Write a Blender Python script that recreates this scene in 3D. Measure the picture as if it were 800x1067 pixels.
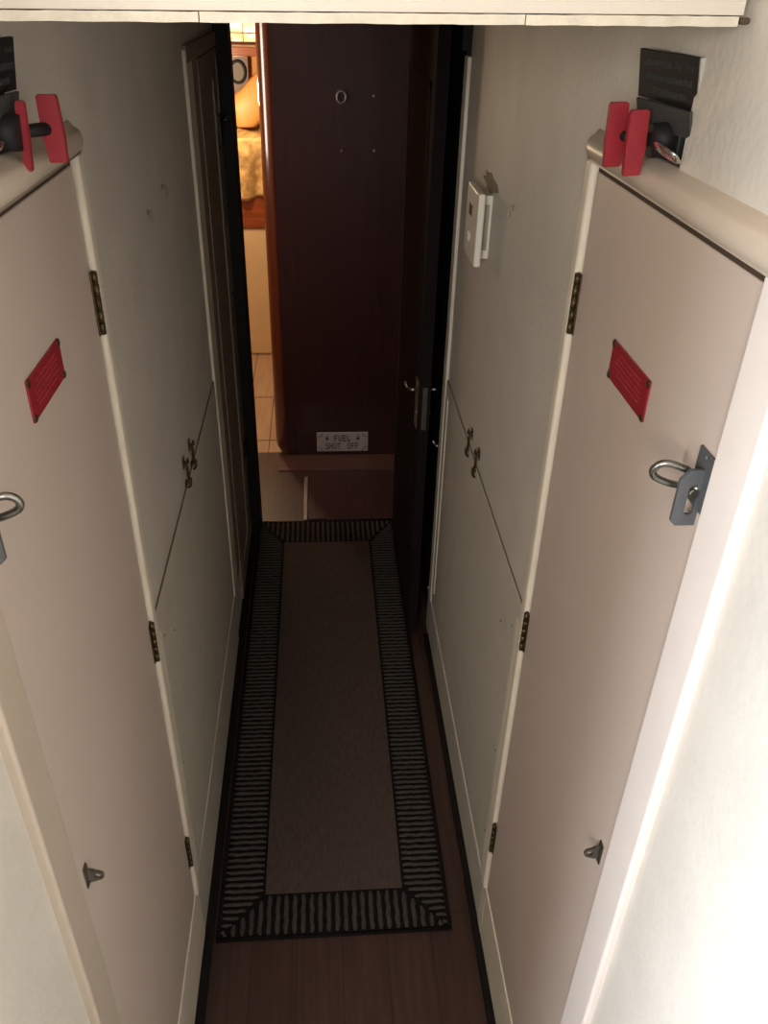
import bpy, bmesh, math, random
from mathutils import Vector, Matrix, Euler
random.seed(7)
S = bpy.context.scene
for o in list(bpy.data.objects): bpy.data.objects.remove(o)
COL = S.collection
PI = math.pi
# ---------------------------------------------------------------- camera, light, exposure
cd = bpy.data.cameras.new('camera'); cam = bpy.data.objects.new('camera', cd); COL.objects.link(cam)
R_ = Vector((0.99723, -0.07019, 0.02444)); D_ = Vector((-0.01735, -0.53955, -0.84177)); F_ = Vector((0.07226, 0.83902, -0.53928))
m = Matrix.Identity(4)
for i in range(3):
    m[i][0] = R_[i]; m[i][1] = -D_[i]; m[i][2] = -F_[i]
m[2][3] = 1.9
cam.matrix_world = m
cd.sensor_width = 36; cd.lens = 860.7 / 1067 * 36; cd.clip_start = 0.02
S.camera = cam
S.view_settings.view_transform = 'Standard'; S.view_settings.look = 'None'
S.view_settings.gamma = 1; S.view_settings.use_curve_mapping = False
S.view_settings.exposure = 0.0
w = bpy.data.worlds.new('world'); S.world = w; w.use_nodes = True
w.node_tree.nodes['Background'].inputs[0].default_value = (0.75, 0.85, 1.0, 1)
w.node_tree.nodes['Background'].inputs[1].default_value = 0.0

def area(name, loc, target, sx, sy, power, col, spread=PI):
    l = bpy.data.lights.new(name, 'AREA'); l.shape = 'RECTANGLE'; l.size = sx; l.size_y = sy
    l.energy = power; l.color = col; l.spread = spread
    o = bpy.data.objects.new(name, l); COL.objects.link(o); o.location = loc
    o.rotation_euler = (Vector(target) - Vector(loc)).to_track_quat('-Z', 'Y').to_euler()
    return o
def point(name, loc, power, col, r=0.04):
    l = bpy.data.lights.new(name, 'POINT'); l.energy = power; l.color = col; l.shadow_soft_size = r
    o = bpy.data.objects.new(name, l); COL.objects.link(o); o.location = loc; return o
# daylight through the wheelhouse windows behind and to the left of the stairs
area('window_daylight', (-1.0, -0.07, 1.36), (0.355, 0.22, 1.20), 0.50, 0.95, 60.0, (0.76, 0.86, 1.0))
area('wheelhouse_daylight', (-0.48, -1.05, 1.97), (0.20, 1.3, 1.45), 0.7, 0.5, 34.0, (1.0, 0.955, 0.925))
# the cabin lamp beyond the bulkhead
point('cabin_lamp', (-0.58, 4.45, 1.44), 22.0, (1.0, 0.75, 0.47), 0.05)
area('cabin_side_lamp', (-1.15, 3.12, 1.45), (-0.2, 3.5, 1.35), 0.36, 0.60, 10.0, (1.0, 0.82, 0.68))

# ---------------------------------------------------------------- materials
def srgb(r, g, b):
    f = lambda c: c/12.92 if c <= 0.04045 else ((c+0.055)/1.055)**2.4
    return (f(r/255), f(g/255), f(b/255), 1)
def mat(name, col, rough=0.5, metal=0.0, noise=0.0, nscale=20.0, bump=0.0, bscale=200.0, stretch=None, col2=None, coat=0.0, emis=None, estr=0, spec=0.5):
    M = bpy.data.materials.new(name); M.use_nodes = True
    nt = M.node_tree; b = nt.nodes['Principled BSDF']
    b.inputs['Base Color'].default_value = col; b.inputs['Roughness'].default_value = rough
    b.inputs['Metallic'].default_value = metal; b.inputs['Coat Weight'].default_value = coat
    b.inputs['Coat Roughness'].default_value = 0.12; b.inputs['Specular IOR Level'].default_value = spec
    if emis: b.inputs['Emission Color'].default_value = emis; b.inputs['Emission Strength'].default_value = estr
    tc = nt.nodes.new('ShaderNodeTexCoord'); mp = nt.nodes.new('ShaderNodeMapping')
    nt.links.new(tc.outputs['Object'], mp.inputs['Vector'])
    if stretch: mp.inputs['Scale'].default_value = stretch
    if noise > 0 or col2:
        n = nt.nodes.new('ShaderNodeTexNoise'); n.inputs['Scale'].default_value = nscale; n.inputs['Detail'].default_value = 5
        nt.links.new(mp.outputs[0], n.inputs['Vector'])
        r = nt.nodes.new('ShaderNodeValToRGB'); r.color_ramp.elements[0].position = 0.3; r.color_ramp.elements[1].position = 0.7
        c2 = col2 or tuple(min(1, c*(1-noise)) for c in col[:3]) + (1,)
        r.color_ramp.elements[0].color = c2; r.color_ramp.elements[1].color = col
        nt.links.new(n.outputs['Fac'], r.inputs[0]); nt.links.new(r.outputs[0], b.inputs['Base Color'])
    if bump > 0:
        n2 = nt.nodes.new('ShaderNodeTexNoise'); n2.inputs['Scale'].default_value = bscale; n2.inputs['Detail'].default_value = 4
        nt.links.new(mp.outputs[0], n2.inputs['Vector'])
        bp = nt.nodes.new('ShaderNodeBump'); bp.inputs['Strength'].default_value = bump; bp.inputs['Distance'].default_value = 0.002
        nt.links.new(n2.outputs['Fac'], bp.inputs['Height']); nt.links.new(bp.outputs[0], b.inputs['Normal'])
    return M
VINYL = mat('vinyl wall covering', srgb(206,198,185), 0.6, noise=0.10, nscale=9, bump=0.5, bscale=90)
PANELM = mat('access panel vinyl', srgb(198,191,175), 0.6, noise=0.10, nscale=11, bump=0.45, bscale=90)
PAINT = mat('cream door paint', srgb(197,180,166), 0.42, noise=0.05, nscale=3)
TRIM = mat('cream trim paint', srgb(222,211,190), 0.45, noise=0.10, nscale=14, bump=0.25, bscale=30)
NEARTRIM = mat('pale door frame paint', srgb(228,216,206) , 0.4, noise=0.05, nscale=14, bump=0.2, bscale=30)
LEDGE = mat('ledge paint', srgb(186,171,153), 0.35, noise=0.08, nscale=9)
CEIL = mat('headliner vinyl', srgb(199,190,176), 0.55, noise=0.03, nscale=4)
HEM = mat('headliner hem', srgb(206,196,176), 0.6, noise=0.18, nscale=60, bump=0.6, bscale=120)
CLOSETPAINT = mat('closet door paint', srgb(140,127,108), 0.5, noise=0.08, nscale=6)  # browner, darker tone of the closet door and its frame
MAHOG = mat('varnished mahogany', srgb(58,30,28), 0.4, stretch=(9, 9, 0.8), nscale=6, col2=srgb(44,23,22), coat=0.05, spec=0.3)
MAHOGR = mat('varnished mahogany post', srgb(74,30,24), 0.2, stretch=(9, 9, 0.8), nscale=6, col2=srgb(56,24,20), coat=1.0)
DARKW = mat('dark stained wood', srgb(30,25,23), 0.6, spec=0.25, stretch=(9, 9, 0.8), nscale=6, col2=srgb(26,20,18))
DOORW = mat('open door wood', srgb(30,24,23), 0.85, stretch=(9, 9, 0.8), nscale=6, col2=srgb(24,19,18), spec=0.1)
BLACKT = mat('black floor edging', srgb(22,18,16), 0.8, spec=0.2)
BRASS = mat('aged brass', srgb(92,74,44), 0.4, metal=0.8, noise=0.5, nscale=120)
DBRASS = mat('dark brass hinge', srgb(96,80,52), 0.45, metal=0.7, noise=0.6, nscale=150)
SCREWM = mat('dark screw head', srgb(58,46,30), 0.5, metal=0.5)
STEEL = mat('brushed steel', srgb(150,148,140), 0.33, metal=1.0, noise=0.25, nscale=60)
GREYMET = mat('grey cast latch', srgb(96,98,100), 0.5, metal=0.35, noise=0.15, nscale=60)
CHROME = mat('chrome', srgb(225,225,220), 0.12, metal=1.0)
REDG = mat('red paint', srgb(146,34,44), 0.45, noise=0.15, nscale=40)
REDP = mat('red engraved plastic', srgb(142,27,38), 0.4, noise=0.06, nscale=60)
REDT = mat('placard lettering', srgb(164,48,62), 0.5)
BLACKP = mat('black plastic', srgb(22,22,22), 0.6, spec=0.3)
GREYP = mat('grey plastic label', srgb(62,62,60), 0.7, spec=0.3, noise=0.2, nscale=80)
SIGNT = mat('worn grey lettering', srgb(66,66,64), 0.8, spec=0.2, noise=0.5, nscale=200)
SIGNTD = mat('faded grey lettering', srgb(72,72,70), 0.6)
ALU = mat('aluminium edge', srgb(200,198,190), 0.35, metal=0.6)
WHITEP = mat('off white plastic', srgb(222,216,198), 0.4)
LABELP = mat('thermostat side label', srgb(160,155,138), 0.6, noise=0.25, nscale=150)
SIGNW = mat('engraved sign face', srgb(178,172,168), 0.5, noise=0.1, nscale=50)
INK = mat('black engraving', srgb(22,18,18), 0.6)
STAIN = mat('scuffed plaster', srgb(150,138,116), 0.8, noise=0.4, nscale=90)
RUGF = mat('rug centre weave', srgb(84,70,64), 0.95, noise=0.25, nscale=120, bump=1.0, bscale=260, stretch=(1,.3,1), spec=0.1)
RUGD = mat('rug dark loops', srgb(28,24,22), 0.97, noise=0.3, nscale=200, bump=1, bscale=400, spec=0.1)
RUGL = mat('rug light loops', srgb(78,72,65), 0.97, noise=0.4, nscale=160, bump=1, bscale=300, spec=0.1)
SAT = mat('gold satin cushion', srgb(206,150,82), 0.5, noise=0.12, nscale=14, bump=0.6, bscale=40)
QUILT = mat('gold brocade quilt', srgb(206,170,108), 0.7, col2=srgb(140,104,52), nscale=28, bump=1.0, bscale=60)
OAKP = mat('pale locker front', srgb(222,196,148), 0.35, noise=0.05, nscale=5)
WALLP = mat('tan cabin wall', srgb(196,138,76), 0.6, noise=0.12, nscale=20)
SHELFW = mat('shelf wood', srgb(150,78,40), 0.35, stretch=(1,9,9), nscale=6, col2=srgb(110,52,28), coat=0.4)

def floor_mat():
    M = mat('teak floor planks', srgb(76,53,46), 0.42, stretch=(14, 1.0, 1), nscale=5, col2=srgb(60,41,37))
    nt = M.node_tree; b = nt.nodes['Principled BSDF']
    tc = nt.nodes.new('ShaderNodeTexCoord'); br = nt.nodes.new('ShaderNodeTexBrick')
    mp = nt.nodes.new('ShaderNodeMapping'); mp.inputs['Rotation'].default_value = (0, 0, PI/2); mp.inputs['Location'].default_value = (0.15, 0.035, 0)
    nt.links.new(tc.outputs['Object'], mp.inputs[0]); nt.links.new(mp.outputs[0], br.inputs['Vector'])
    br.inputs['Scale'].default_value = 1; br.inputs['Brick Width'].default_value = 1.15; br.inputs['Row Height'].default_value = 0.105
    br.inputs['Mortar Size'].default_value = 0.0022; br.inputs['Mortar'].default_value = (0.6, 0.55, 0.5, 1)
    br.inputs['Color1'].default_value = (1, 1, 1, 1); br.inputs['Color2'].default_value = (0.78, 0.76, 0.74, 1)
    mx = nt.nodes.new('ShaderNodeMix'); mx.data_type = 'RGBA'; mx.blend_type = 'MULTIPLY'; mx.inputs[0].default_value = 1
    src = b.inputs['Base Color'].links[0].from_socket
    nt.links.new(src, mx.inputs[6]); nt.links.new(br.outputs['Color'], mx.inputs[7]); nt.links.new(mx.outputs[2], b.inputs['Base Color'])
    return M
FLOORM = floor_mat()
TANFLOOR = mat('pale cabin sole', srgb(176,148,118), 0.45, stretch=(10, 1, 1), nscale=4, col2=srgb(158,130,100))

# ---------------------------------------------------------------- mesh helpers
class MB:
    def __init__(s): s.b = bmesh.new(); s.mi = 0
    def _fin(s, geom_verts, mi=None):
        return geom_verts
    def box(s, x0, x1, y0, y1, z0, z1, bev=0.0, seg=2, M=None, mi=0):
        r = bmesh.ops.create_cube(s.b, size=1)
        vs = r['verts']
        for v in vs:
            v.co = Vector(((x0+x1)/2 + v.co.x*abs(x1-x0), (y0+y1)/2 + v.co.y*abs(y1-y0), (z0+z1)/2 + v.co.z*abs(z1-z0)))
        fs = set(f for v in vs for f in v.link_faces)
        if bev > 0:
            es = list(set(e for v in vs for e in v.link_edges))
            rr = bmesh.ops.bevel(s.b, geom=es, offset=bev, segments=seg, affect='EDGES', profile=0.5)
            fs = set(rr['faces']) | set(f for f in fs if f.is_valid)
            vs = list(set(v for f in fs for v in f.verts))
        for f in fs: f.material_index = mi
        if M is not None:
            for v in vs: v.co = M @ v.co
        return vs
    def prism(s, pts, axis, a, b_, M=None, mi=0, bev=0.0):
        """pts: 2D outline in the two other axes (x,y order kept), extruded along axis from a to b_"""
        def mk(p, t):
            if axis == 'x': return Vector((t, p[0], p[1]))
            if axis == 'y': return Vector((p[0], t, p[1]))
            return Vector((p[0], p[1], t))
        A = [s.b.verts.new(mk(p, a)) for p in pts]; B = [s.b.verts.new(mk(p, b_)) for p in pts]
        fs = [s.b.faces.new(A), s.b.faces.new(B[::-1])]
        n = len(pts)
        for i in range(n): fs.append(s.b.faces.new((A[i], B[i], B[(i+1) % n], A[(i+1) % n])))
        for f in fs: f.material_index = mi
        if M is not None:
            for v in A+B: v.co = M @ v.co
        return A+B
    def tube(s, pts, r, n=10, closed=False, mi=0, rfun=None, cap=True):
        pts = [Vector(p) for p in pts]; N = len(pts); rings = []
        prevn = None
        for i, p in enumerate(pts):
            if closed: t = pts[(i+1) % N] - pts[(i-1) % N]
            else: t = pts[min(i+1, N-1)] - pts[max(i-1, 0)]
            t.normalize()
            if prevn is None:
                u = t.cross(Vector((0, 0, 1)))
                if u.length < 0.1: u = t.cross(Vector((0, 1, 0)))
            else: u = prevn - t*prevn.dot(t)
            u.normalize(); prevn = u; v = t.cross(u)
            rr = rfun(i/(N-1)) if rfun else r
            rings.append([s.b.verts.new(p + u*math.cos(2*PI*k/n)*rr + v*math.sin(2*PI*k/n)*rr) for k in range(n)])
        m_ = N if closed else N-1
        for i in range(m_):
            A = rings[i]; B = rings[(i+1) % N]
            for k in range(n):
                f = s.b.faces.new((A[k], A[(k+1) % n], B[(k+1) % n], B[k])); f.smooth = True; f.material_index = mi
        if not closed and cap:
            s.b.faces.new(rings[0][::-1]).material_index = mi; s.b.faces.new(rings[-1]).material_index = mi
    def cyl(s, p0, p1, r, n=20, mi=0, r2=None):
        s.tube([p0, p1], r, n, mi=mi, rfun=(lambda t: r + ((r2 if r2 is not None else r)-r)*t))
    def dome(s, c, r, axis, h=None, n=14, mi=0):
        c = Vector(c); ax = Vector(axis).normalized(); h = h if h is not None else r
        pts = []; K = 6
        rr = []
        u = ax.orthogonal().normalized(); v = ax.cross(u)
        rings = []
        for k in range(K):
            a = k/K*PI/2
            rings.append([s.b.verts.new(c + ax*h*math.sin(a) + (u*math.cos(2*PI*j/n) + v*math.sin(2*PI*j/n))*r*math.cos(a)) for j in range(n)])
        top = s.b.verts.new(c + ax*h)
        for k in range(K-1):
            for j in range(n):
                f = s.b.faces.new((rings[k][j], rings[k][(j+1) % n], rings[k+1][(j+1) % n], rings[k+1][j])); f.smooth = True; f.material_index = mi
        for j in range(n):
            f = s.b.faces.new((rings[-1][j], rings[-1][(j+1) % n], top)); f.smooth = True; f.material_index = mi
        f = s.b.faces.new(rings[0][::-1]); f.material_index = mi
    def build(s, name, mats, parent=None, label=None, cat=None, group=None, kind=None, smooth=False):
        if not isinstance(mats, (list, tuple)): mats = [mats]
        bmesh.ops.recalc_face_normals(s.b, faces=s.b.faces)
        me = bpy.data.meshes.new(name)
        # put the origin at the centre of the base so the object is easy to handle
        vs = [v.co for v in s.b.verts]
        if parent is None:
            c = Vector(((min(v.x for v in vs)+max(v.x for v in vs))/2, (min(v.y for v in vs)+max(v.y for v in vs))/2, min(v.z for v in vs)))
        else: c = parent.matrix_world.translation.copy()
        for v in s.b.verts: v.co -= c
        if smooth:
            for f in s.b.faces: f.smooth = True
        s.b.to_mesh(me); s.b.free()
        for mm in mats: me.materials.append(mm)
        o = bpy.data.objects.new(name, me); COL.objects.link(o)
        if parent is None: o.location = c; o.matrix_world = Matrix.Translation(c)
        else:
            o.parent = parent
            o.matrix_world = Matrix.Translation(c)
        if label: o['label'] = label
        if cat: o['category'] = cat
        if group: o['group'] = group
        if kind: o['kind'] = kind
        return o
def empty(name, loc, label=None, cat=None, group=None, kind=None):
    o = bpy.data.objects.new(name, None); COL.objects.link(o); o.empty_display_size = 0.05
    o.location = loc; o.matrix_world = Matrix.Translation(loc)
    if label: o['label'] = label
    if cat: o['category'] = cat
    if group: o['group'] = group
    if kind: o['kind'] = kind
    return o
XL, XR = -0.30, 0.355
def wx(s, d): return XL + d if s < 0 else XR - d      # d = how far the point stands out from the side wall
def wb(mb, s, d0, d1, *a, **k): return mb.box(wx(s, d0), wx(s, d1), *a, **k)

# ---------------------------------------------------------------- floor and ceiling
f = MB(); f.box(-0.34, 0.46, -0.35, 3.50, -0.04, 0); f.build('floor', FLOORM, kind='structure')
f = MB(); f.box(-1.3, 0.60, 3.50, 5.2, -0.04, 0); fo = f.build('floor', TANFLOOR, kind='structure')
g = MB()
for x in (-0.385, -0.262, -0.13): g.box(x, x+0.004, 3.50, 4.74, 0, 0.0012)
for y in (3.62, 4.12): g.box(-0.9, 0.5, y, y+0.006, 0, 0.0012)
g.build('plank_seams', mat('dark caulk', srgb(90,66,46), 0.7), fo)
# ceilings: the low passage ceiling behind the beam, the raised one over the stairs, the cabin's
c = MB(); c.box(-0.34, 0.47, 0.80, 3.5, 1.905, 1.93); c.build('ceiling', CEIL, kind='structure')
c = MB(); c.box(-1.3, 0.47, -1.3, 0.80, 2.45, 2.48); c.build('ceiling', CEIL, kind='structure')
c = MB(); c.box(-1.3, 0.60, 3.50, 5.2, 2.02, 2.05); c.build('ceiling', CEIL, kind='structure')
# beam across the top of the stairs opening, with the stitched hem along its lower edge
b = MB()
pts = [(-0.30, 1.8755), (0.345, 1.8850), (0.345, 2.45), (-0.30, 2.45)]
b.prism(pts, 'y', 0.757, 0.80)
bm_ = b.build('trim_1', CEIL, kind='structure')
h = MB()
# hem: three lengths with slightly ragged lower edges
for (x0, x1) in ((-0.30, -0.0905), (-0.0895, 0.1655), (0.1665, 0.340)):
    n = 26; top = []; bot = []
    for i in range(n+1):
        x = x0 + (x1-x0)*i/n; zt = 1.8755 + (x+0.30)*0.0147
        top.append((x, zt - 0.0006 - random.uniform(0, 0.0004))); bot.append((x, zt - 0.0078 - 0.0002*math.sin(i*0.9) - random.uniform(0, 0.00025)))
    h.prism(top + bot[::-1], 'y', 0.7525, 0.803)
h.build('hem_strip', HEM, bm_)
k = MB(); k.box(0.342, 0.351, 0.7535, 0.760, 1.8785, 1.8835, bev=0.002)
k.build('open_hem_end', mat('frayed dark hem end', srgb(70,58,44), 0.9), bm_)

# ---------------------------------------------------------------- side walls
def side(s):
    nm = 'wall_left' if s < 0 else 'wall_right'
    yi = 0.6195 if s > 0 else 0.6015      # inner edge of the near trim = outer edge of the door
    ynear = 0.24 if s < 0 else -1.0
    ny0, ny1 = (0.79, 0.935) if s < 0 else (0.845, 0.985)      # niche for the rotary switch
    W = MB()
    wb(W, s, -0.05, 0, ynear, 0.60, 0, 2.45)                     # near the stairs
    wb(W, s, -0.05, -0.004, 0.60, 1.13, 0, 1.74)                 # behind the engine-room door
    wb(W, s, -0.05, 0, 0.60, ny0, 1.74, 2.45)
    wb(W, s, -0.05, -0.022, ny0, ny1, 1.74, 1.905)
    wb(W, s, -0.022, 0, ny0, ny1, 1.8495, 1.905)
    wb(W, s, -0.05, 0, ny1, 2.14, 1.13 if False else 1.74, 1.905)
    wb(W, s, -0.05, 0, 1.13, 2.14, 0.967, 1.74)
    wb(W, s, -0.05, 0, 1.13, 2.14, 0, 0.967)
    wall = W.build(nm, VINYL, kind='structure')
    # baseboard
    zb = 0.215 if s < 0 else 0.165
    B = MB(); wb(B, s, -0.004, 0.004, 1.124, 2.22 if s > 0 else 2.16, 0.0, zb, bev=0.0015)
    wb(B, s, -0.004, 0.007, 1.14, 2.22 if s > 0 else 2.12, zb-0.004, zb+0.006, bev=0.0025)
    B.build('baseboard_left' if s < 0 else 'baseboard_right', PANELM, kind='structure')
    # black edging strip on the floor along the wall
    T = MB(); wd = 0.024 if s < 0 else 0.020
    wb(T, s, -0.002, wd, 0.30, 2.79 if s < 0 else 2.16, 0.0, 0.012, bev=0.002)
    T.build('trim_2' if s < 0 else 'trim_3', BLACKT, kind='structure')
    # ledge: quarter round over the door, carries on past it
    L = MB(); z0, z1, d = 1.7185, 1.752, 0.020
    prof = [(-0.01, z0)] + [(d - 0.004, z0)]
    for i in range(9):
        a = -PI/2 + PI*0.5*i/8 if False else -PI/2 + i/8*PI
        prof.append((d - 0.010 + 0.010*math.cos(a), (z0+z1)/2 - 0.003 + 0.0135*math.sin(a)))
    prof += [(0.0, z1), (-0.01, z1)]
    def ring(y, k): return [(wx(s, p[0]*k if p[0] > 0 else p[0]), y, p[1]) for p in prof]
    ys = [(-0.2 if s > 0 else 0.24, 1), (1.085, 1), (1.098, 0.97), (1.108, 0.85), (1.114, 0.6), (1.117, 0.2)]
    R = [[L.b.verts.new(p) for p in ring(y, kk)] for y, kk in ys]
    n = len(prof)
    for A, B2 in zip(R[:-1], R[1:]):
        for i in range(n):
            ff = L.b.faces.new((A[i], A[(i+1) % n], B2[(i+1) % n], B2[i])); ff.smooth = True
    L.b.faces.new(R[0]); L.b.faces.new(R[-1])
    L.build('trim_4' if s < 0 else 'trim_5', LEDGE, kind='structure')
    # outer (near) vertical trim of the door
    V = MB(); wb(V, s, -0.004, 0.011, 0.556 if s > 0 else 0.543, yi-0.0015, 0.0, 1.7183, bev=0.0045, seg=4)
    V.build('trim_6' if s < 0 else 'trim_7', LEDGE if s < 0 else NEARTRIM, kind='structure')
    # hinge-side trim and bottom rail
    V = MB(); wb(V, s, -0.004, 0.011, 1.0935, 1.122, 0.20 if s < 0 else 0.175, 1.7183, bev=0.007, seg=4); wb(V, s, -0.004, 0.0045, 1.088, 1.124, 0.0, 0.21 if s < 0 else 0.185)
    wb(V, s, -0.004, 0.004, yi-0.0015, 1.088, 0.0, 0.20 if s < 0 else 0.175, bev=0.0015)
    wb(V, s, -0.004, 0.0065, yi-0.0015, 1.094, (0.20 if s < 0 else 0.175)-0.002, (0.212 if s < 0 else 0.187), bev=0.0018)
    V.build('trim_8' if s < 0 else 'trim_9', TRIM, kind='structure')
    # ---- the engine-room door
    zd = 0.214 if s < 0 else 0.189
    D = MB(); wb(D, s, -0.003, 0.004, yi, 1.0865, zd, 1.7065, bev=0.0015)
    door = D.build('door_1' if s < 0 else 'door_2', PAINT, kind='structure')
    # dark gap behind the top edge of the door
    G = MB(); wb(G, s, -0.004, 0.0025, yi, 1.0865, 1.7065, 1.7185); G.build('top_seal', mat('brown rubber seal', srgb(62,46,32), 0.8), door)
    for zc, hh in ((1.535, 0.085), (0.945, 0.085), (0.368, 0.09)):
        H = MB(); y = 1.0885
        wb(H, s, 0.0045, 0.0065, y-0.009, y+0.009, zc-hh/2, zc+hh/2, bev=0.0008)
        x = wx(s, 0.0085)
        for q in range(5):
            z0q = zc-hh/2 + hh*q/5
            H.cyl((x, y, z0q+0.0008), (x, y, z0q+hh/5-0.0008), 0.0042, 12)
        H.cyl((x, y, zc-hh/2), (x, y, zc+hh/2), 0.0028, 10)
        H.build('hinge', DBRASS, door, label='tarnished brass hinge')
    # pad eye near the outer edge
    P = MB(); yc, zc = (0.643, 0.955) if s > 0 else (0.628, 0.980)
    wb(P, s, 0.004, 0.0065, yc-0.006, yc+0.006, zc-0.019, zc+0.018, bev=0.0012)
    # triangular eye standing out from the base
    pr = []
    for i in range(13):
        a = -PI/2 + PI*i/12
        pr.append((0.0185 + 0.008*math.cos(a), 0.008*math.sin(a)))
    out = [(0.006, -0.014)] + pr + [(0.006, 0.017)]
    nseg = 16
    ov = []; 
    # ring-with-hole made from quads between outer outline and the eye hole
    def outer(a):
        d = Vector((math.cos(a), math.sin(a))); best = None
        c0 = Vector((0.0185, 0))
        o_ = [Vector(p) for p in out]
        for i in range(len(o_)):
            p, q = o_[i], o_[(i+1) % len(o_)]; e = q-p
            den = d.x*e.y - d.y*e.x
            if abs(den) < 1e-12: continue
            t = ((p.x-c0.x)*e.y - (p.y-c0.y)*e.x)/den; u = ((p.x-c0.x)*d.y - (p.y-c0.y)*d.x)/den
            if t > 0 and -1e-6 <= u <= 1+1e-6 and (best is None or t < best): best = t
        return c0 + d*best
    A = []; Bv = []
    for yy in (yc-0.0016, yc+0.0016):
        A.append([]); Bv.append([])
        for i in range(nseg):
            a = 2*PI*i/nseg; po = outer(a)
            A[-1].append(P.b.verts.new((wx(s, po.x), yy, zc+po.y)))
            Bv[-1].append(P.b.verts.new((wx(s, 0.0185+0.0042*math.cos(a)), yy, zc+0.0042*math.sin(a))))
    for i in range(nseg):
        j = (i+1) % nseg
        for k_ in (0, 1): P.b.faces.new((A[k_][i], A[k_][j], Bv[k_][j], Bv[k_][i]))
        P.b.faces.new((A[0][i], A[0][j], A[1][j], A[1][i])); P.b.faces.new((Bv[0][i], Bv[0][j], Bv[1][j], Bv[1][i]))
    P.build('pad_eye', STEEL, door, label='small steel pad eye')
    # lift ring latch: base, slotted plate, ring handle, spindle
    Lr = MB(); yc = 0.640 if s > 0 else 0.600
    wb(Lr, s, 0.004, 0.007, yc-0.018 if s > 0 else yi+0.001, yc+0.014, 1.490, 1.548, bev=0.001)
    for zz in (1.500, 1.543): Lr.dome((wx(s, 0.007), yc-0.002, zz), 0.003, (-1 if s > 0 else 1, 0, 0), 0.0015)
    lb = Lr.build('latch_base', GREYMET, door, label='grey metal latch base')
    # slotted plate standing out from the door, facing the stairs
    Pl = MB()
    W0, W1, Z0, Z1 = 0.002, 0.028, 1.472, 1.532
    outl = [(W0, Z0), (W1-0.005, Z0), (W1, Z0+0.005), (W1, Z1-0.010), (W1-0.008, Z1), (W0, Z1)]
    cx, cz = 0.013, 1.500
    def slot(a, hw=0.0045, hh=0.016):
        return (cx + hw*math.cos(a), cz + (hh-hw)*(1 if math.sin(a) > 0 else -1) + hw*math.sin(a))
    K = 24
    def oray(a):
        d = Vector((math.cos(a), math.sin(a))); best = None; c0 = Vector((cx, cz))
        o_ = [Vector(p) for p in outl]
        for i in range(len(o_)):
            p, q = o_[i], o_[(i+1) % len(o_)]; e = q-p; den = d.x*e.y-d.y*e.x
            if abs(den) < 1e-12: continue
            t = ((p.x-c0.x)*e.y-(p.y-c0.y)*e.x)/den; u = ((p.x-c0.x)*d.y-(p.y-c0.y)*d.x)/den
            if t > 0 and -1e-6 <= u <= 1+1e-6 and (best is None or t < best): best = t
        return c0 + d*best
    angs = [2*PI*(i+0.5)/K for i in range(K)] + [math.atan2(p[1]-cz, p[0]-cx) % (2*PI) for p in outl]
    angs = sorted(set(round(a, 5) for a in angs))
    FF = []
    for yy in (yc-0.007, yc-0.003):
        FF.append(([Pl.b.verts.new((wx(s, oray(a).x), yy, oray(a).y)) for a in angs],
                   [Pl.b.verts.new((wx(s, slot(a)[0]), yy, slot(a)[1])) for a in angs]))
    for i in range(len(angs)):
        j = (i+1) % len(angs)
        for O_, I_ in FF: Pl.b.faces.new((O_[i], O_[j], I_[j], I_[i]))
        Pl.b.faces.new((FF[0][0][i], FF[0][0][j], FF[1][0][j], FF[1][0][i])); Pl.b.faces.new((FF[0][1][i], FF[0][1][j], FF[1][1][j], FF[1][1][i]))
    Pl.build('latch_plate', GREYMET, door, label='grey slotted latch plate')
    sp = MB(); sp.cyl((wx(s, 0.012), yc-0.0085, 1.507), (wx(s, 0.012), yc+0.004, 1.507), 0.0045, 14)
    sp.cyl((wx(s, 0.004), yc, 1.512), (wx(s, 0.012), yc-0.001, 1.507), 0.005, 12)
    sp.build('latch_spindle', STEEL, door)
    rg = MB(); pts = []
    c0 = Vector((wx(s, 0.0300 if s > 0 else 0.026), yc+0.008, 1.520)); ux = Vector((-1 if s > 0 else 1, 0, 0)).lerp(Vector((0, 0, 0)), 0)
    uax = Vector(((-1 if s > 0 else 1)*0.93, 0.10, 0.33)).normalized(); vax = Vector((0, -0.30, 1)).normalized()
    vax = (vax - uax*vax.dot(uax)).normalized()
    for i in range(36):
        a = 2*PI*i/36; cc = math.cos(a); ss = math.sin(a)
        ex = 0.7
        pts.append(c0 + uax*0.0185*math.copysign(abs(cc)**ex, cc) + vax*0.0115*math.copysign(abs(ss)**0.9, ss))
    rg.tube(pts, 0.0036, 10, closed=True)
    rg.cyl(c0 - uax*0.020, Vector((wx(s, 0.008), yc+0.002, 1.510)), 0.004, 12)
    rg.build('ring_handle', STEEL, door, label='steel pull ring')
    # ---- access panel below the rail
    Pm = MB(); z0p = zb + 0.008
    wb(Pm, s, 0.0003, 0.0042, 1.129, 2.135, z0p, 0.963, bev=0.001)
    root = empty('access_panel', (wx(s, 0), 1.63, z0p), label='cream vinyl lower access panel on the %s wall of the passage' % ('left' if s < 0 else 'right'), cat='panel', group='cream lower access panels' if False else None)
    Pm.build('panel', PANELM, root)
    bt = MB(); wb(bt, s, 0.0042, 0.007, 1.131, 1.150, z0p, 0.925, bev=0.001); bt.build('edge_batten', TRIM, root, label='narrow cream batten')
    for (y, z) in ((1.26, 0.825), (1.178, 0.883), (1.172, 0.545), (1.165, 0.29)):
        pc = MB(); pc.dome((wx(s, 0.0043), y, z), 0.0028, (1 if s < 0 else -1, 0, 0), 0.001); pc.build('screw_head', SCREWM, root)
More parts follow.
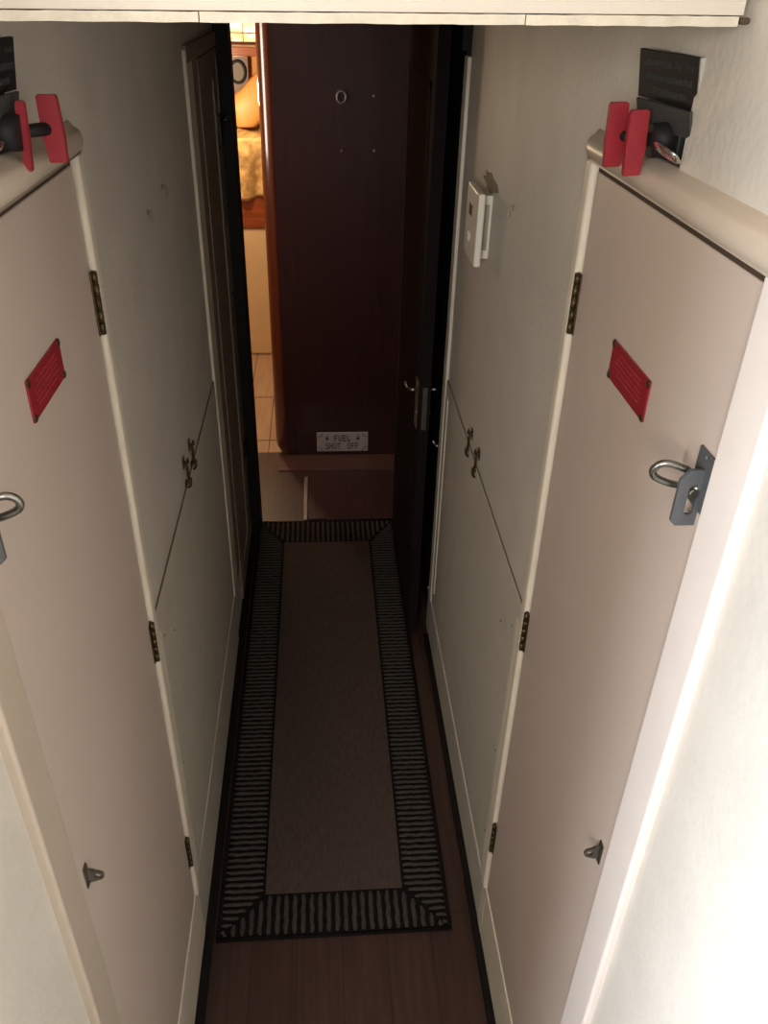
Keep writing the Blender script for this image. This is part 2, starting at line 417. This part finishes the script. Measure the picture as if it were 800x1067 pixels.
    pc = MB(); wb(pc, s, 0.0002, 0.0032, 1.129, 2.135, 0.9630, 0.9652); pc.build('seam_gap', mat('dark seam', srgb(112,102,84), 0.9), root)
    # lower frame strip at the far end (right wall shows a doubled strip)
    e = MB(); wb(e, s, -0.004, 0.008, 2.137, 2.185 if s > 0 else 2.235, 0.165 if s > 0 else 0.21, 1.762, bev=0.002)
    if s > 0: wb(e, s, 0.0035, 0.0075, 2.085, 2.120, 0.24, 0.925, bev=0.0015)
    e.build('trim_10' if s < 0 else 'trim_11', TRIM, kind='structure')
    # hook latches over the seam
    for yc, zc, ww in (((1.665, 1.000, 'far'), (1.575, 1.005, 'near')) if s < 0 else ((1.735, 0.985, 'far'), (1.635, 0.985, 'near'))):
        r = empty('hook_latch', (wx(s, 0), yc, zc-0.03), label='small tarnished brass hook latch on the %s wall seam, the %s' % ('left' if s < 0 else 'right', 'farther from the stairs' if ww == 'far' else 'nearer the stairs'), cat='latch', group='hook latches on the %s wall' % ('left' if s < 0 else 'right'))
        q = MB()
        q.box(wx(s, 0), wx(s, 0.002), yc-0.009, yc+0.009, zc-0.045, zc-0.027, bev=0.0008)
        q.tube([(wx(s, 0.002+0.009*math.sin(a)), yc, zc-0.036+0.009*math.cos(a)) for a in [PI*i/10 for i in range(11)]], 0.0026, 8)
        q.build('staple', BRASS, r)
        q = MB()
        q.box(wx(s, 0), wx(s, 0.002), yc-0.010, yc+0.010, zc+0.005, zc+0.030, bev=0.0008)
        q.dome((wx(s, 0.002), yc, zc+0.018), 0.005, (1 if s < 0 else -1, 0, 0), 0.006)
        q.build('base_plate', BRASS, r)
        q = MB()
        path = [(0.007, 0, 0.020), (0.008, -0.003, 0.008), (0.008, -0.002, -0.012), (0.009, 0.001, -0.030), (0.010, 0.007, -0.040), (0.010, 0.011, -0.034), (0.010, 0.009, -0.026)]
        q.tube([(wx(s, a), yc+b_, zc+c_) for a, b_, c_ in path], 0.003, 8)
        q.tube([(wx(s, 0.008), yc-0.002, zc+0.018), (wx(s, 0.013), yc-0.010, zc+0.024), (wx(s, 0.013), yc-0.016, zc+0.036)], 0.0024, 8)
        q.build('hook', BRASS, r)
    # red placard on the door
    y0, y1, z0, z1 = (0.786, 0.908, 1.510, 1.556) if s < 0 else (0.793, 0.920, 1.501, 1.549)
    r = empty('placard', (wx(s, 0.004), (y0+y1)/2, z0), label='small red engraved placard screwed to the %s cream door' % ('left' if s < 0 else 'right'), cat='sign')
    q = MB(); wb(q, s, 0.004, 0.0062, y0, y1, z0, z1, bev=0.0006); q.build('plate', REDP, r)
    for y in (y0+0.004, y1-0.004):
        for z in (z0+0.004, z1-0.004):
            q = MB(); q.dome((wx(s, 0.006), y, z), 0.0048, (1 if s < 0 else -1, 0, 0), 0.0022); q.build('corner_screw', SCREWM, r, label='dark corner screw')
    q = MB(); rnd = random.Random(3)
    for i in range(5):
        z = z1 - 0.010 - i*0.0062; y = y0+0.018+0.006*(i in (0, 4)); ye = y1-0.018-0.006*(i in (0, 4))
        while y < ye-0.004:
            l = rnd.uniform(0.004, 0.013); wb(q, s, 0.0062, 0.0065, y, min(ye, y+l), z-0.0009, z+0.0009); y += l+0.0025
    q.build('lettering', REDT, r, label='faint worn lines of lettering')
    # ---- rotary switch in the niche
    sy = 1.0
    sd = 'left' if s < 0 else 'right'
    yo = -0.052 if s < 0 else 0
    root = empty('rotary_switch', (wx(s, 0), 0.905+yo, 1.756), label='black rotary switch with red paddles and a black sign above the %s door' % sd, cat='switch')
    q = MB(); wb(q, s, -0.022, 0.000, 0.862+yo, 0.965+yo, 1.757, 1.846, bev=0.002); q.build('housing', BLACKP, root)
    # black sign, slightly tipped
    T_ = Matrix.Translation((wx(s, 0.006), 0.905+yo, 1.8265)) @ Matrix.Rotation(math.radians(6 if s > 0 else -6), 4, 'Z') @ Matrix.Rotation(math.radians(-8 if s > 0 else 8), 4, 'Y')
    q = MB(); q.box(-0.0018, 0.0018, -0.066, 0.062, -0.022, 0.023, bev=0.0005, M=T_)
    sg = q.build('sign_plate', BLACKP, root, label='black sign plate with worn lettering')
    q = MB(); q.box(-0.0022, 0.0022, -0.0685, -0.066, -0.022, 0.023, M=T_); q.build('plate_edge', ALU, sg)
    dr = -1 if s > 0 else 1
    q = MB(); rnd = random.Random(5)
    for zl, a0, a1, hh in ((0.0125, -0.050, 0.054, 0.0032), (-0.0005, -0.046, 0.054, 0.0036), (-0.0125, -0.030, 0.045, 0.0034)):
        y = a0
        while y < a1:      # the engraving is worn past reading: only smudged letter-sized marks are left
            l = rnd.uniform(0.0035, 0.0055)
            if rnd.random() > 0.12:
                q.box(dr*0.0018, dr*0.0021, dr*y, dr*(y+l), zl-hh*rnd.uniform(0.6, 1), zl+hh*rnd.uniform(0.6, 1), bev=0.0001, seg=1, M=T_)
            y += l+0.0012
    q.build('sign_lettering', SIGNT, sg, label='worn grey lettering')
    T2 = Matrix.Translation((wx(s, 0.007), 0.898+yo, 1.792)) @ Matrix.Rotation(math.radians(6 if s > 0 else -6), 4, 'Z') @ Matrix.Rotation(math.radians(-14 if s > 0 else 14), 4, 'Y')
    q = MB(); q.box(-0.0015, 0.0015, -0.062, 0.056, -0.012, 0.013, bev=0.0005, M=T2)
    lp = q.build('label_plate', GREYP, root, label='grey label plate')
    q = MB()
    for a in range(7): q.box(dr*0.0015, dr*0.0019, -0.004+a*0.006, -0.001+a*0.006, -0.0105, -0.0075, M=T2)
    q.build('label_marks', SIGNT, lp)
    # round body, shaft, two red paddles
    kc = Vector((wx(s, 0.012), 0.885 if s > 0 else 0.872, 1.770))
    q = MB(); q.cyl((wx(s, -0.005), kc.y, 1.774), (wx(s, 0.020), kc.y, 1.772), 0.0175, 28, r2=0.016)
    q.build('round_body', BLACKP, root)
    if s > 0: P1, P2 = Vector((0.309, 0.917, 1.7725)), Vector((0.3215, 0.889, 1.769))
    else: P1, P2 = Vector((-0.2615, 0.915, 1.770)), Vector((-0.2790, 0.880, 1.768))
    q = MB(); q.cyl(P1+Vector((0,0.0085,0)), Vector((wx(s, 0.014), kc.y+0.012, 1.771)), 0.0062, 14); q.build('shaft', BLACKP, root)
    for i, Pc in enumerate((P1, P2)):
        rz = 0.10*(1 if s > 0 else -1)
        wdt = 0.0205 if not (s < 0 and i == 1) else 0.0085
        if s < 0 and i == 1: ta = 0.06
        else: ta = -0.03
        T3 = Matrix.Translation(Pc) @ Matrix.Rotation(rz, 4, 'Z') @ Matrix.Rotation(ta, 4, 'Y')
        q = MB()
        hw = wdt/2; hz = 0.031
        o_ = [(-hw*0.86, -hz), (hw*0.9, -hz), (hw*1.05, -0.006), (hw, hz-0.002), (hw*0.86, hz), (-hw*0.9, hz), (-hw, hz-0.004), (-hw*1.02, -0.004)]
        q.prism(o_, 'y', -0.0035, 0.0035, M=T3)
        bmesh.ops.bevel(q.b, geom=list(q.b.edges), offset=0.0009, segments=2, affect='EDGES')
        q.build('paddle', REDG, root, label='red paddle')
    q = MB(); c0 = Vector((wx(s, 0.016), 0.838+yo+0.006, 1.7665)); pts = []
    for i in range(30):
        a = 2*PI*i/30; pts.append(c0 + Vector((dr*-0.004, 1, 0.0)).normalized()*0.025*math.cos(a) + Vector((dr*0.8, 0.1, 0.6)).normalized()*0.010*math.sin(a))
    q.tube(pts, 0.0018, 8, closed=True)
    pts = [p + Vector((dr*0.003, -0.004, 0.003)) for p in pts]; q.tube(pts, 0.0014, 8, closed=True)
    q.build('wire_ring', CHROME, root, label='shiny wire ring')
for s in (-1, 1): side(s)

# window wall and wheelhouse shell on the left of the stairs
w_ = MB()
for (y0, y1, z0, z1) in ((-1.3, 0.24, 0, 0.75), (-1.3, 0.24, 1.85, 2.45), (-1.3, -0.30, 0.75, 1.85)):
    w_.box(-1.25, -1.2, y0, y1, z0, z1)
w_.box(-1.2, -0.345, 0.20, 0.24, 0, 2.45)
w_.build('wall_port', VINYL, kind='structure')

# ---------------------------------------------------------------- left closet door and its frame
M4 = MB()
M4.box(-0.34, -0.300, 2.14, 2.80, 0.0, 1.905)
M4.build('wall_left', VINYL, kind='structure')
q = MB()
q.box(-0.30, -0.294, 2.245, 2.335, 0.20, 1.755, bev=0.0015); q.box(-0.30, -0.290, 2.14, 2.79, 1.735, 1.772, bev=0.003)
q.build('trim_12', CLOSETPAINT, kind='structure')
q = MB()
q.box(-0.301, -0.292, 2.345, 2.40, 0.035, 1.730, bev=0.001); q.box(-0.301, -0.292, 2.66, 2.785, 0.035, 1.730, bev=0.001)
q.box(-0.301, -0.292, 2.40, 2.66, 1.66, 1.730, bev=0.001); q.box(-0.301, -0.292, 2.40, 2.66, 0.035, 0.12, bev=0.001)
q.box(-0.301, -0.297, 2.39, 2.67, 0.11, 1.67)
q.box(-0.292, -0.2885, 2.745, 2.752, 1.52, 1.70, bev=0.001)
d4 = q.build('door_3', CLOSETPAINT, kind='structure')
q = MB(); q.box(-0.292, -0.286, 2.70, 2.76, 1.47, 1.56, bev=0.002); q.cyl((-0.288, 2.735, 1.545), (-0.262, 2.735, 1.545), 0.008, 14)
q.dome((-0.262, 2.735, 1.545), 0.010, (1, 0, 0), 0.006); q.build('door_knob', mat('dim steel knob', srgb(90,92,92), 0.25, metal=0.9), d4)
q = MB(); q.box(-0.292, -0.279, 2.715, 2.775, 0.40, 0.455, bev=0.003); q.box(-0.279, -0.272, 2.73, 2.76, 0.41, 0.43, bev=0.002); q.build('door_catch', BLACKP, d4)
q = MB(); q.cyl((-0.288, 2.70, 1.03), (-0.284, 2.70, 1.03), 0.005, 10); q.build('key_escutcheon', BLACKP, d4)
# dark post beside it, with the header over the doorway
q = MB(); q.box(-0.42, -0.256, 2.80, 2.905, 0.0, 1.905, bev=0.003); q.build('trim_13', DARKW, kind='structure')
q = MB(); q.box(-0.256, 0.40, 2.80, 2.90, 1.84, 1.905, bev=0.002); q.build('trim_14', DARKW, kind='structure')

# ---------------------------------------------------------------- right passage beyond the frame and the open wooden door
q = MB(); q.box(0.365, 0.42, 2.187, 3.50, 0, 1.905); q.build('wall_right', DARKW, kind='structure')
q = MB(); q.box(0.352, 0.44, 2.187, 2.215, 0.0, 1.905, bev=0.002); q.box(0.34, 0.365, 2.19, 2.24, 1.77, 1.905, bev=0.002); q.build('trim_15', DARKW, kind='structure')
q = MB(); q.box(0.2805, 0.3120, 2.172, 2.86, 0.012, 1.835, bev=0.002)
q.box(0.2775, 0.2805, 2.25, 2.27, 0.30, 1.70); q.box(0.2775, 0.2805, 2.76, 2.78, 0.30, 1.70)
q.box(0.2775, 0.2805, 2.25, 2.78, 1.68, 1.70); q.box(0.2775, 0.2805, 2.25, 2.78, 0.30, 0.32)
d = q.build('door_4', DOORW, kind='structure')
q = MB(); q.box(0.2895, 0.3035, 2.1695, 2.1725, 0.79, 0.925, bev=0.0008); q.build('mortise_plate', mat('dull lock plate', srgb(78,76,70), 0.5, metal=0.4), d)
for sg_ in (-1, 1):
    x = 0.2805 if sg_ < 0 else 0.312
    q = MB(); q.box(x, x+sg_*0.004, 2.195, 2.245, 0.78, 0.93, bev=0.001)
    q.tube([(x, 2.205, 0.905), (x+sg_*0.022, 2.205, 0.905), (x+sg_*0.030, 2.212, 0.904), (x+sg_*0.032, 2.26, 0.902)], 0.0055, 10)
    q.dome((x+sg_*0.004, 2.20, 0.835), 0.005, (0, -1, 0), 0.004)
    q.build('lever_handle', STEEL, d)
q = MB(); q.tube([(0.352, 2.186, 0.735), (0.345, 2.176, 0.735), (0.336, 2.174, 0.735)], 0.006, 10); q.cyl((0.336, 2.174, 0.735), (0.327, 2.173, 0.755), 0.004, 10)
q.build('strike_stud', STEEL, d)

# ---------------------------------------------------------------- mahogany bulkhead with rounded corner
q = MB(); x0, x1, r = -0.222, 0.365, 0.055
rows = []
nz = 14
zs = [0.0, 0.008, 0.02, 0.04, 0.07] + [0.1 + (1.905-0.1)*i/nz for i in range(nz+1)]
prevr = None
for z in zs:
    ins = 0.030*max(0, 1-z/0.06)**2       # the corner is eased at the foot
    pts = []
    for i in range(9):
        a = PI/2*i/8
        pts.append((x0+ins + r - r*math.cos(a), 3.46 + r - r*math.sin(a)))
    pts = [(x0+ins, 3.53)] + pts + [(x1, 3.46), (x1, 3.53)]
    ring = [q.b.verts.new((p[0], p[1], z)) for p in pts]
    if prevr:
        for i in range(len(ring)):
            j = (i+1) % len(ring); ff = q.b.faces.new((prevr[i], prevr[j], ring[j], ring[i])); ff.smooth = (0 <= i <= 8)
    else: q.b.faces.new(ring)
    prevr = ring
q.b.faces.new(prevr)
for ff in q.b.faces: 
    c = ff.calc_center_median(); ff.material_index = 1 if c.x < x0+r+0.004 else 0
wb_ = q.build('wall_back', [MAHOG, MAHOGR], kind='structure')
q = MB(); q.tube([(0.093+0.017*math.cos(2*PI*i/24), 3.457, 1.535+0.020*math.sin(2*PI*i/24)) for i in range(24)], 0.0055, 8, closed=True)
q.build('deck_eyelet', mat('dull metal eyelet', srgb(120,112,106), 0.45, metal=0.4), label='dull metal ring eyelet on the dark mahogany bulkhead', cat='eyelet')
for i, (x, z, lb) in enumerate(((0.216, 1.540, 'right of the ring eyelet'), (0.093, 1.347, 'straight below the ring eyelet'), (0.220, 1.349, 'lower right of the four fixings'))):
    q = MB(); q.dome((x, 3.460, z), 0.0065 if i != 1 else 0.005, (0, -1, 0), 0.004)
    q.build('wall_screw', mat('dull screw', srgb(120,114,110), 0.4, metal=0.5), label='tiny screw head on the dark bulkhead, ' + lb, cat='screw', group='screw heads on the bulkhead')

# FUEL SHUT OFF sign
r = empty('sign', (0.092, 3.458, 0.022), label='engraved grey FUEL SHUT OFF sign at the foot of the dark bulkhead', cat='sign')
sx0, sx1, sz0, sz1 = -0.028, 0.212, 0.026, 0.125
q = MB(); q.box(sx0, sx1, 3.4555, 3.460, sz0, sz1, bev=0.001); q.build('plate', SIGNW, r)
FONT = {'F': ["11111","1....","1....","1111.","1....","1....","1...."], 'U': ["1...1","1...1","1...1","1...1","1...1","1...1",".111."],
 'E': ["11111","1....","1....","1111.","1....","1....","11111"], 'L': ["1....","1....","1....","1....","1....","1....","11111"],
 'S': [".1111","1....","1....",".111.","....1","....1","1111."], 'H': ["1...1","1...1","1...1","11111","1...1","1...1","1...1"],
 'T': ["11111","..1..","..1..","..1..","..1..","..1..","..1.."], 'O': [".111.","1...1","1...1","1...1","1...1","1...1",".111."],
 'v': ["..1..","..1..","..1..","1.1.1","11111",".111.","..1.."]}
def stroke_text(q, word, x, z, px, pz, gap):
    for ch in word:
        if ch == ' ': x += px*4; continue
        g_ = FONT[ch]
        for rr, row in enumerate(g_):
            cidx = 0
            while cidx < 5:
                if row[cidx] == '1':
                    e_ = cidx
                    while e_+1 < 5 and row[e_+1] == '1': e_ += 1
                    q.box(x+cidx*px, x+(e_+1)*px*1.02, 3.4548, 3.4556, z-(rr+1)*pz*1.02, z-rr*pz); cidx = e_+1
                else: cidx += 1
        x += px*5 + gap
    return x
q = MB(); px_, pz_ = 0.0030, 0.0045
stroke_text(q, 'v', 0.0125, 0.111, 0.0028, 0.0038, 0); stroke_text(q, 'v', 0.158, 0.111, 0.0028, 0.0038, 0)
stroke_text(q, 'FUEL', 0.054, 0.111, px_, pz_, 0.0050)
stroke_text(q, 'SHUT', 0.013, 0.070, 0.0028, pz_, 0.0045); stroke_text(q, 'OFF', 0.115, 0.070, 0.0028, pz_, 0.0045)
q.build('lettering', INK, r, label='black engraved FUEL SHUT OFF with arrows')
for cx_, cz_, ax in ((sx0, sz0, 1), (sx1, sz0, -1), (sx0, sz1, 1), (sx1, sz1, -1)):
    zz = 1 if cz_ == sz0 else -1
    a = Vector((cx_+ax*0.026, 3.4552, cz_+zz*0.004)); b_ = Vector((cx_+ax*0.004, 3.4552, cz_+zz*0.026))
    mid = (a+b_)/2 + Vector((ax*0.004, 0, zz*0.004))
    q = MB(); q.tube([a, mid, b_], 0.0012, 6); q.build('corner_mark', INK, r)

# threshold and floor hatch beyond the rug
q = MB(); q.box(-0.205, 0.350, 3.315, 3.46, 0.0, 0.006, bev=0.001); q.build('trim_16', mat('threshold wood', srgb(92,64,56), 0.4, stretch=(2,10,1), nscale=5, col2=srgb(78,52,46)), kind='structure')
r = empty('floor_hatch', (0.13, 3.08, 0), label='dark red-brown wooden floor hatch between the runner and the bulkhead', cat='hatch')
q = MB(); q.box(-0.066, 0.345, 2.90, 3.298, 0.0, 0.008, bev=0.001); q.build('hatch_board', mat('hatch mahogany', srgb(70,45,41), 0.35, stretch=(10,1,1), nscale=5, col2=srgb(56,35,32), coat=0.15), r)
q = MB(); q.box(-0.086, -0.069, 2.90, 3.25, 0.0, 0.010, bev=0.003); q.build('edge_strip', mat('pale metal strip', srgb(200,190,180), 0.25, metal=0.7), r, label='bright metal edge strip')

# ---------------------------------------------------------------- runner rug
RX0, RX1, RY0, RY1 = -0.270, 0.287, 1.103, 2.888
r = empty('runner_rug', ((RX0+RX1)/2, (RY0+RY1)/2, 0), label='long brown runner rug with black-and-grey striped border on the passage floor', cat='rug')
BWX, BWY = 0.114, 0.118
# the rug is a touch narrower at the right where the stripes were woven unevenly: keep it a plain rectangle
q = MB(); q.box(RX0+BWX-0.004, RX1-BWX+0.004, RY0+BWY-0.004, RY1-BWY-0.040, 0.001, 0.0085, bev=0.001); q.build('centre_field', RUGF, r)
BYB = 0.165
q = MB(); q.box(RX0, RX1, RY0, RY1, 0.0, 0.006, bev=0.002)
rnd = random.Random(11)
def loopbar(q, a, b_, wdt, zt, horizontal):
    """one raised looped stripe from a to b_ (2D), slightly wavy"""
    a = Vector(a); b_ = Vector(b_); L = (b_-a).length
    if L < 0.004: return
    n = max(2, int(L/0.010)); d = (b_-a)/L; nn = Vector((-d.y, d.x)); hw = wdt/2
    prev = None; ph = rnd.uniform(0, 6)
    for i in range(n+1):
        p = a + d*L*i/n + nn*(0.0008*math.sin(ph+i*1.7)+rnd.uniform(-0.0007, 0.0007)); zz = zt + rnd.uniform(-0.0008, 0.0008)
        w2 = hw*(1+rnd.uniform(-0.10, 0.10))
        if i in (0, n): w2 *= 0.6; zz -= 0.002
        ring = [q.b.verts.new((p.x+nn.x*k*w2, p.y+nn.y*k*w2, z)) for k, z in ((-1, 0.0055), (-0.75, zz-0.001), (0, zz), (0.75, zz-0.001), (1, 0.0055))]
        if prev:
            for k in range(4):
                ff = q.b.faces.new((prev[k], prev[k+1], ring[k+1], ring[k])); ff.smooth = True; ff.material_index = 1
        prev = ring
edge = 0.010
for end in (0, 1):       # near and far borders: bars run along y, mitred at the corners
    bw = BWY if end == 0 else BYB
    x = RX0+edge+0.009
    while x < RX1-edge:
        inner = bw-0.010
        dd = min(x-RX0, RX1-x)
        ln = inner if dd > BWX else max(0.0, dd/BWX*inner)
        if end == 0: loopbar(q, (x, RY0+edge), (x, RY0+max(edge, ln)), 0.0112, 0.0108, False)
        else: loopbar(q, (x, RY1-edge), (x, RY1-max(edge, ln)), 0.0112, 0.0108, False)
        x += 0.0205
y = RY0+edge+0.012
while y < RY1-edge:
    d0 = y-RY0; d1 = RY1-y
    inner = BWX-0.010
    ln = inner
    if d0 < BWY: ln = d0/BWY*inner
    if d1 < BYB: ln = d1/BYB*inner
    loopbar(q, (RX0+edge, y), (RX0+max(edge, ln), y), 0.0090, 0.0105, True)
    loopbar(q, (RX1-edge, y), (RX1-max(edge, ln), y), 0.0090, 0.0105, True)
    y += 0.0172
q.build('striped_border', [RUGD, RUGL], r, label='black and grey striped looped border')
q = MB()
e_ = 0.005
q.tube([(RX0+e_, RY0+e_, 0.006), (RX1-e_, RY0+e_, 0.006), (RX1-e_, RY1-e_, 0.006), (RX0+e_, RY1-e_, 0.006)], 0.0055, 8, closed=True)
q.build('binding', RUGD, r, label='dark bound edge')

# ---------------------------------------------------------------- wall fittings
r = empty('thermostat', (XR, 1.78, 1.40), label='small off-white plastic thermostat box on the right wall beside the dark doorway', cat='thermostat')
q = MB(); q.box(0.333, 0.3555, 1.745, 1.825, 1.412, 1.540, bev=0.002); q.build('back_box', WHITEP, r)
q = MB(); q.box(0.319, 0.3335, 1.708, 1.845, 1.404, 1.550, bev=0.004, seg=3); q.build('front_cover', WHITEP, r)
q = MB(); q.box(0.3385, 0.3500, 1.7444, 1.7452, 1.430, 1.522); q.build('side_label', LABELP, r, label='grey printed side label')
q = MB(); q.box(0.3180, 0.3192, 1.775, 1.805, 1.492, 1.514, bev=0.0004); q.build('display_window', BLACKP, r)
q = MB(); q.dome((0.319, 1.79, 1.448), 0.012, (-1, 0, 0), 0.004, n=20); q.build('dial', WHITEP, r)
q = MB(); rnd = random.Random(2)
pts = []
for i in range(16):
    a = 2*PI*i/16; pts.append((1.785+0.085*math.cos(a)*rnd.uniform(0.6, 1.1), 1.556+0.022*math.sin(a)*rnd.uniform(0.6, 1.2)))
q.prism(pts, 'x', 0.3545, 0.3556)
q.build('wall_scar', STAIN, label='torn brown patch in the wall covering above the white thermostat', cat='wall patch')
for (s, y, z, lb) in ((1, 1.550, 1.560, 'small bent cup hook on the right wall beside the thermostat'), (-1, 1.526, 1.552, 'small bent cup hook high on the left wall, the nearer one'), (-1, 1.695, 1.561, 'small bent cup hook high on the left wall, the farther one')):
    q = MB(); dr = 1 if s < 0 else -1
    q.cyl((wx(s, 0), y, z), (wx(s, 0.0015), y, z), 0.0055, 12)
    q.tube([(wx(s, 0), y, z), (wx(s, 0.005), y, z+0.002), (wx(s, 0.009), y-0.002, z-0.003), (wx(s, 0.010), y-0.003, z-0.010), (wx(s, 0.008), y-0.003, z-0.015)], 0.0018, 8)
    q.build('cup_hook', mat('painted hook', srgb(150,140,120), 0.5), label=lb, cat='hook', group='cup hooks on the walls')

# ---------------------------------------------------------------- the cabin seen past the bulkhead
q = MB(); q.box(-1.3, 0.60, 5.15, 5.2, 0, 2.02); q.box(-1.3, -1.25, 3.5, 5.15, 0, 2.02); q.box(-1.3, -0.42, 2.86, 2.90, 0, 2.02); q.box(0.55, 0.60, 3.53, 5.15, 0, 2.02)
q.box(-1.3, -1.25, 2.90, 3.5, 0, 2.02)
q.build('wall_cabin', WALLP, kind='structure')
f = MB(); f.box(-1.3, -0.34, 2.90, 3.50, -0.04, 0); f.build('floor', TANFLOOR, kind='structure')
c = MB(); c.box(-1.3, -0.34, 2.86, 3.5, 2.02, 2.05); c.build('ceiling', CEIL, kind='structure')
# berth
r = empty('berth', (-0.25, 4.94, 0), label='high built-in wooden berth with a pale locker front seen through the gap', cat='bed')
q = MB(); q.box(-1.1, 0.45, 4.735, 5.14, 0.0, 0.74); q.box(-1.1, 0.45, 4.722, 4.735, 0.012, 0.735, bev=0.004); q.build('locker_front', OAKP, r)
q = MB(); q.box(-1.1, 0.45, 4.715, 5.14, 0.742, 1.12, bev=0.004); q.build('side_board', SHELFW, r)
q = MB(); q.box(-1.08, 0.43, 4.722, 5.13, 1.121, 1.188, bev=0.015); q.build('mattress', mat('cream ticking', srgb(210,196,168), 0.8), r)
# quilt hanging over the berth edge
q = MB(); nx, nv = 60, 26; x0, x1 = -0.432, 0.30
grid = []
for i in range(nx+1):
    u = i/nx; x = x0+(x1-x0)*u; col = []
    hem = 0.885 + 0.20*max(0, (x-x0))*1.0 + 0.006*math.sin(x*55)
    for j in range(nv+1):
        t = j/nv
        if t < 0.3:
            y = 5.10 - (5.10-4.712)*(t/0.3); z = 1.205 + 0.01*math.sin(x*30+y*22)
        else:
            tt = (t-0.3)/0.7; z = 1.205-(1.205-hem)*tt; y = 4.700 - 0.012*math.sin(x*48+tt*2)*tt - 0.010*math.sin(PI*min(1, tt*2))
        col.append(q.b.verts.new((x, y, z)))
    grid.append(col)
for i in range(nx):
    for j in range(nv):
        ff = q.b.faces.new((grid[i][j], grid[i+1][j], grid[i+1][j+1], grid[i][j+1])); ff.smooth = True
o = q.build('quilt', QUILT, label='gold brocade quilt hanging over the berth edge in the lit cabin', cat='quilt')
md = o.modifiers.new('thickness', 'SOLIDIFY'); md.thickness = 0.012; md.offset = -1
# cushion on the quilt: pinched-corner pillow standing on one corner
q = MB(); n = 22
cen = Vector((-0.355, 4.99, 1.325)); grid = {}
tilt = math.radians(38)
for sgn in (-1, 1):
    for i in range(n+1):
        for j in range(n+1):
            u = i/n*2-1; v = j/n*2-1
            if sgn == 1 and (i in (0, n) or j in (0, n)): grid[(sgn, i, j)] = grid[(-1, i, j)]; continue
            pinch = 1 - 0.12*(1-abs(u*v))*max(abs(u), abs(v))**2
            th = 0.055*((1-u*u)*(1-v*v))**0.42
            lx, lz = u*0.145*pinch, v*0.105*pinch
            px = lx*math.cos(tilt)-lz*math.sin(tilt); pz = lx*math.sin(tilt)+lz*math.cos(tilt)
            if pz < -0.105: pz = -0.105 - 0.02*(pz+0.105)      # the lower corner sags flat on the quilt
            grid[(sgn, i, j)] = q.b.verts.new(cen + Vector((px, sgn*th + pz*0.15, pz)))
    for i in range(n):
        for j in range(n):
            ff = q.b.faces.new((grid[(sgn, i, j)], grid[(sgn, i+1, j)], grid[(sgn, i+1, j+1)], grid[(sgn, i, j+1)])); ff.smooth = True
q.build('cushion', SAT, label='gold satin cushion standing on the quilted berth', cat='cushion')
# headboard panel, framed picture, shelf, glowing leaded window
q = MB(); q.box(-0.62, -0.366, 5.10, 5.15, 1.12, 1.56, bev=0.004); q.build('wall_panel', mat('dark maroon panel', srgb(78,40,30), 0.4), label='dark maroon wooden panel behind the gold cushion', cat='panel')
r = empty('wall_clock', (-0.405, 5.09, 1.44), label='small round dark-framed wall gauge on the maroon panel', cat='gauge')
q = MB()
q.tube([(-0.425+0.040*math.cos(2*PI*i/28), 5.092, 1.475+0.052*math.sin(2*PI*i/28)) for i in range(28)], 0.008, 8, closed=True); q.build('rim', BLACKP, r)
q = MB(); q.prism([(-0.425+0.040*math.cos(2*PI*i/28), 1.475+0.052*math.sin(2*PI*i/28)) for i in range(28)], 'y', 5.090, 5.099); q.build('face', mat('grey gauge face', srgb(84,76,64), 0.5), r)
q = MB(); q.box(-0.62, -0.372, 5.08, 5.10, 1.548, 1.556, bev=0.002); q.build('rail', STEEL, label='thin metal rail above the round gauge in the cabin', cat='rail')
q = MB(); q.box(-1.2, 0.5, 4.94, 5.15, 1.560, 1.605, bev=0.006); q.build('shelf', SHELFW, label='glossy wooden shelf under the glowing leaded pane', cat='shelf')
r = empty('window_1', (-0.35, 5.12, 1.61), kind='structure')
q = MB(); q.box(-0.9, 0.4, 5.125, 5.135, 1.615, 1.95)
PM = mat('lit leaded glass', srgb(255,226,150), 0.3, emis=(1.0, 0.80, 0.42, 1), estr=1.6)
nt = PM.node_tree; nz_ = nt.nodes.new('ShaderNodeTexNoise'); nz_.inputs['Scale'].default_value = 16
tc_ = nt.nodes.new('ShaderNodeTexCoord'); nt.links.new(tc_.outputs['Object'], nz_.inputs['Vector'])
rp = nt.nodes.new('ShaderNodeValToRGB'); rp.color_ramp.elements[0].position = 0.42; rp.color_ramp.elements[0].color = (1.0, 0.62, 0.22, 1); rp.color_ramp.elements[1].position = 0.56; rp.color_ramp.elements[1].color = (1, 0.93, 0.66, 1)
nt.links.new(nz_.outputs['Fac'], rp.inputs[0]); nt.links.new(rp.outputs[0], nt.nodes['Principled BSDF'].inputs['Emission Color'])
q.build('pane', PM, r)
q = MB()
for x in [-0.88+0.07*i for i in range(19)]: q.box(x, x+0.004, 5.118, 5.126, 1.615, 1.95)
for z in (1.655, 1.72, 1.785, 1.85): q.box(-0.9, 0.4, 5.118, 5.126, z, z+0.005)
q.box(-0.9, 0.4, 5.115, 5.13, 1.603, 1.617)
q.build('lead_lines', mat('brass lead lines', srgb(150,100,50), 0.4), r)
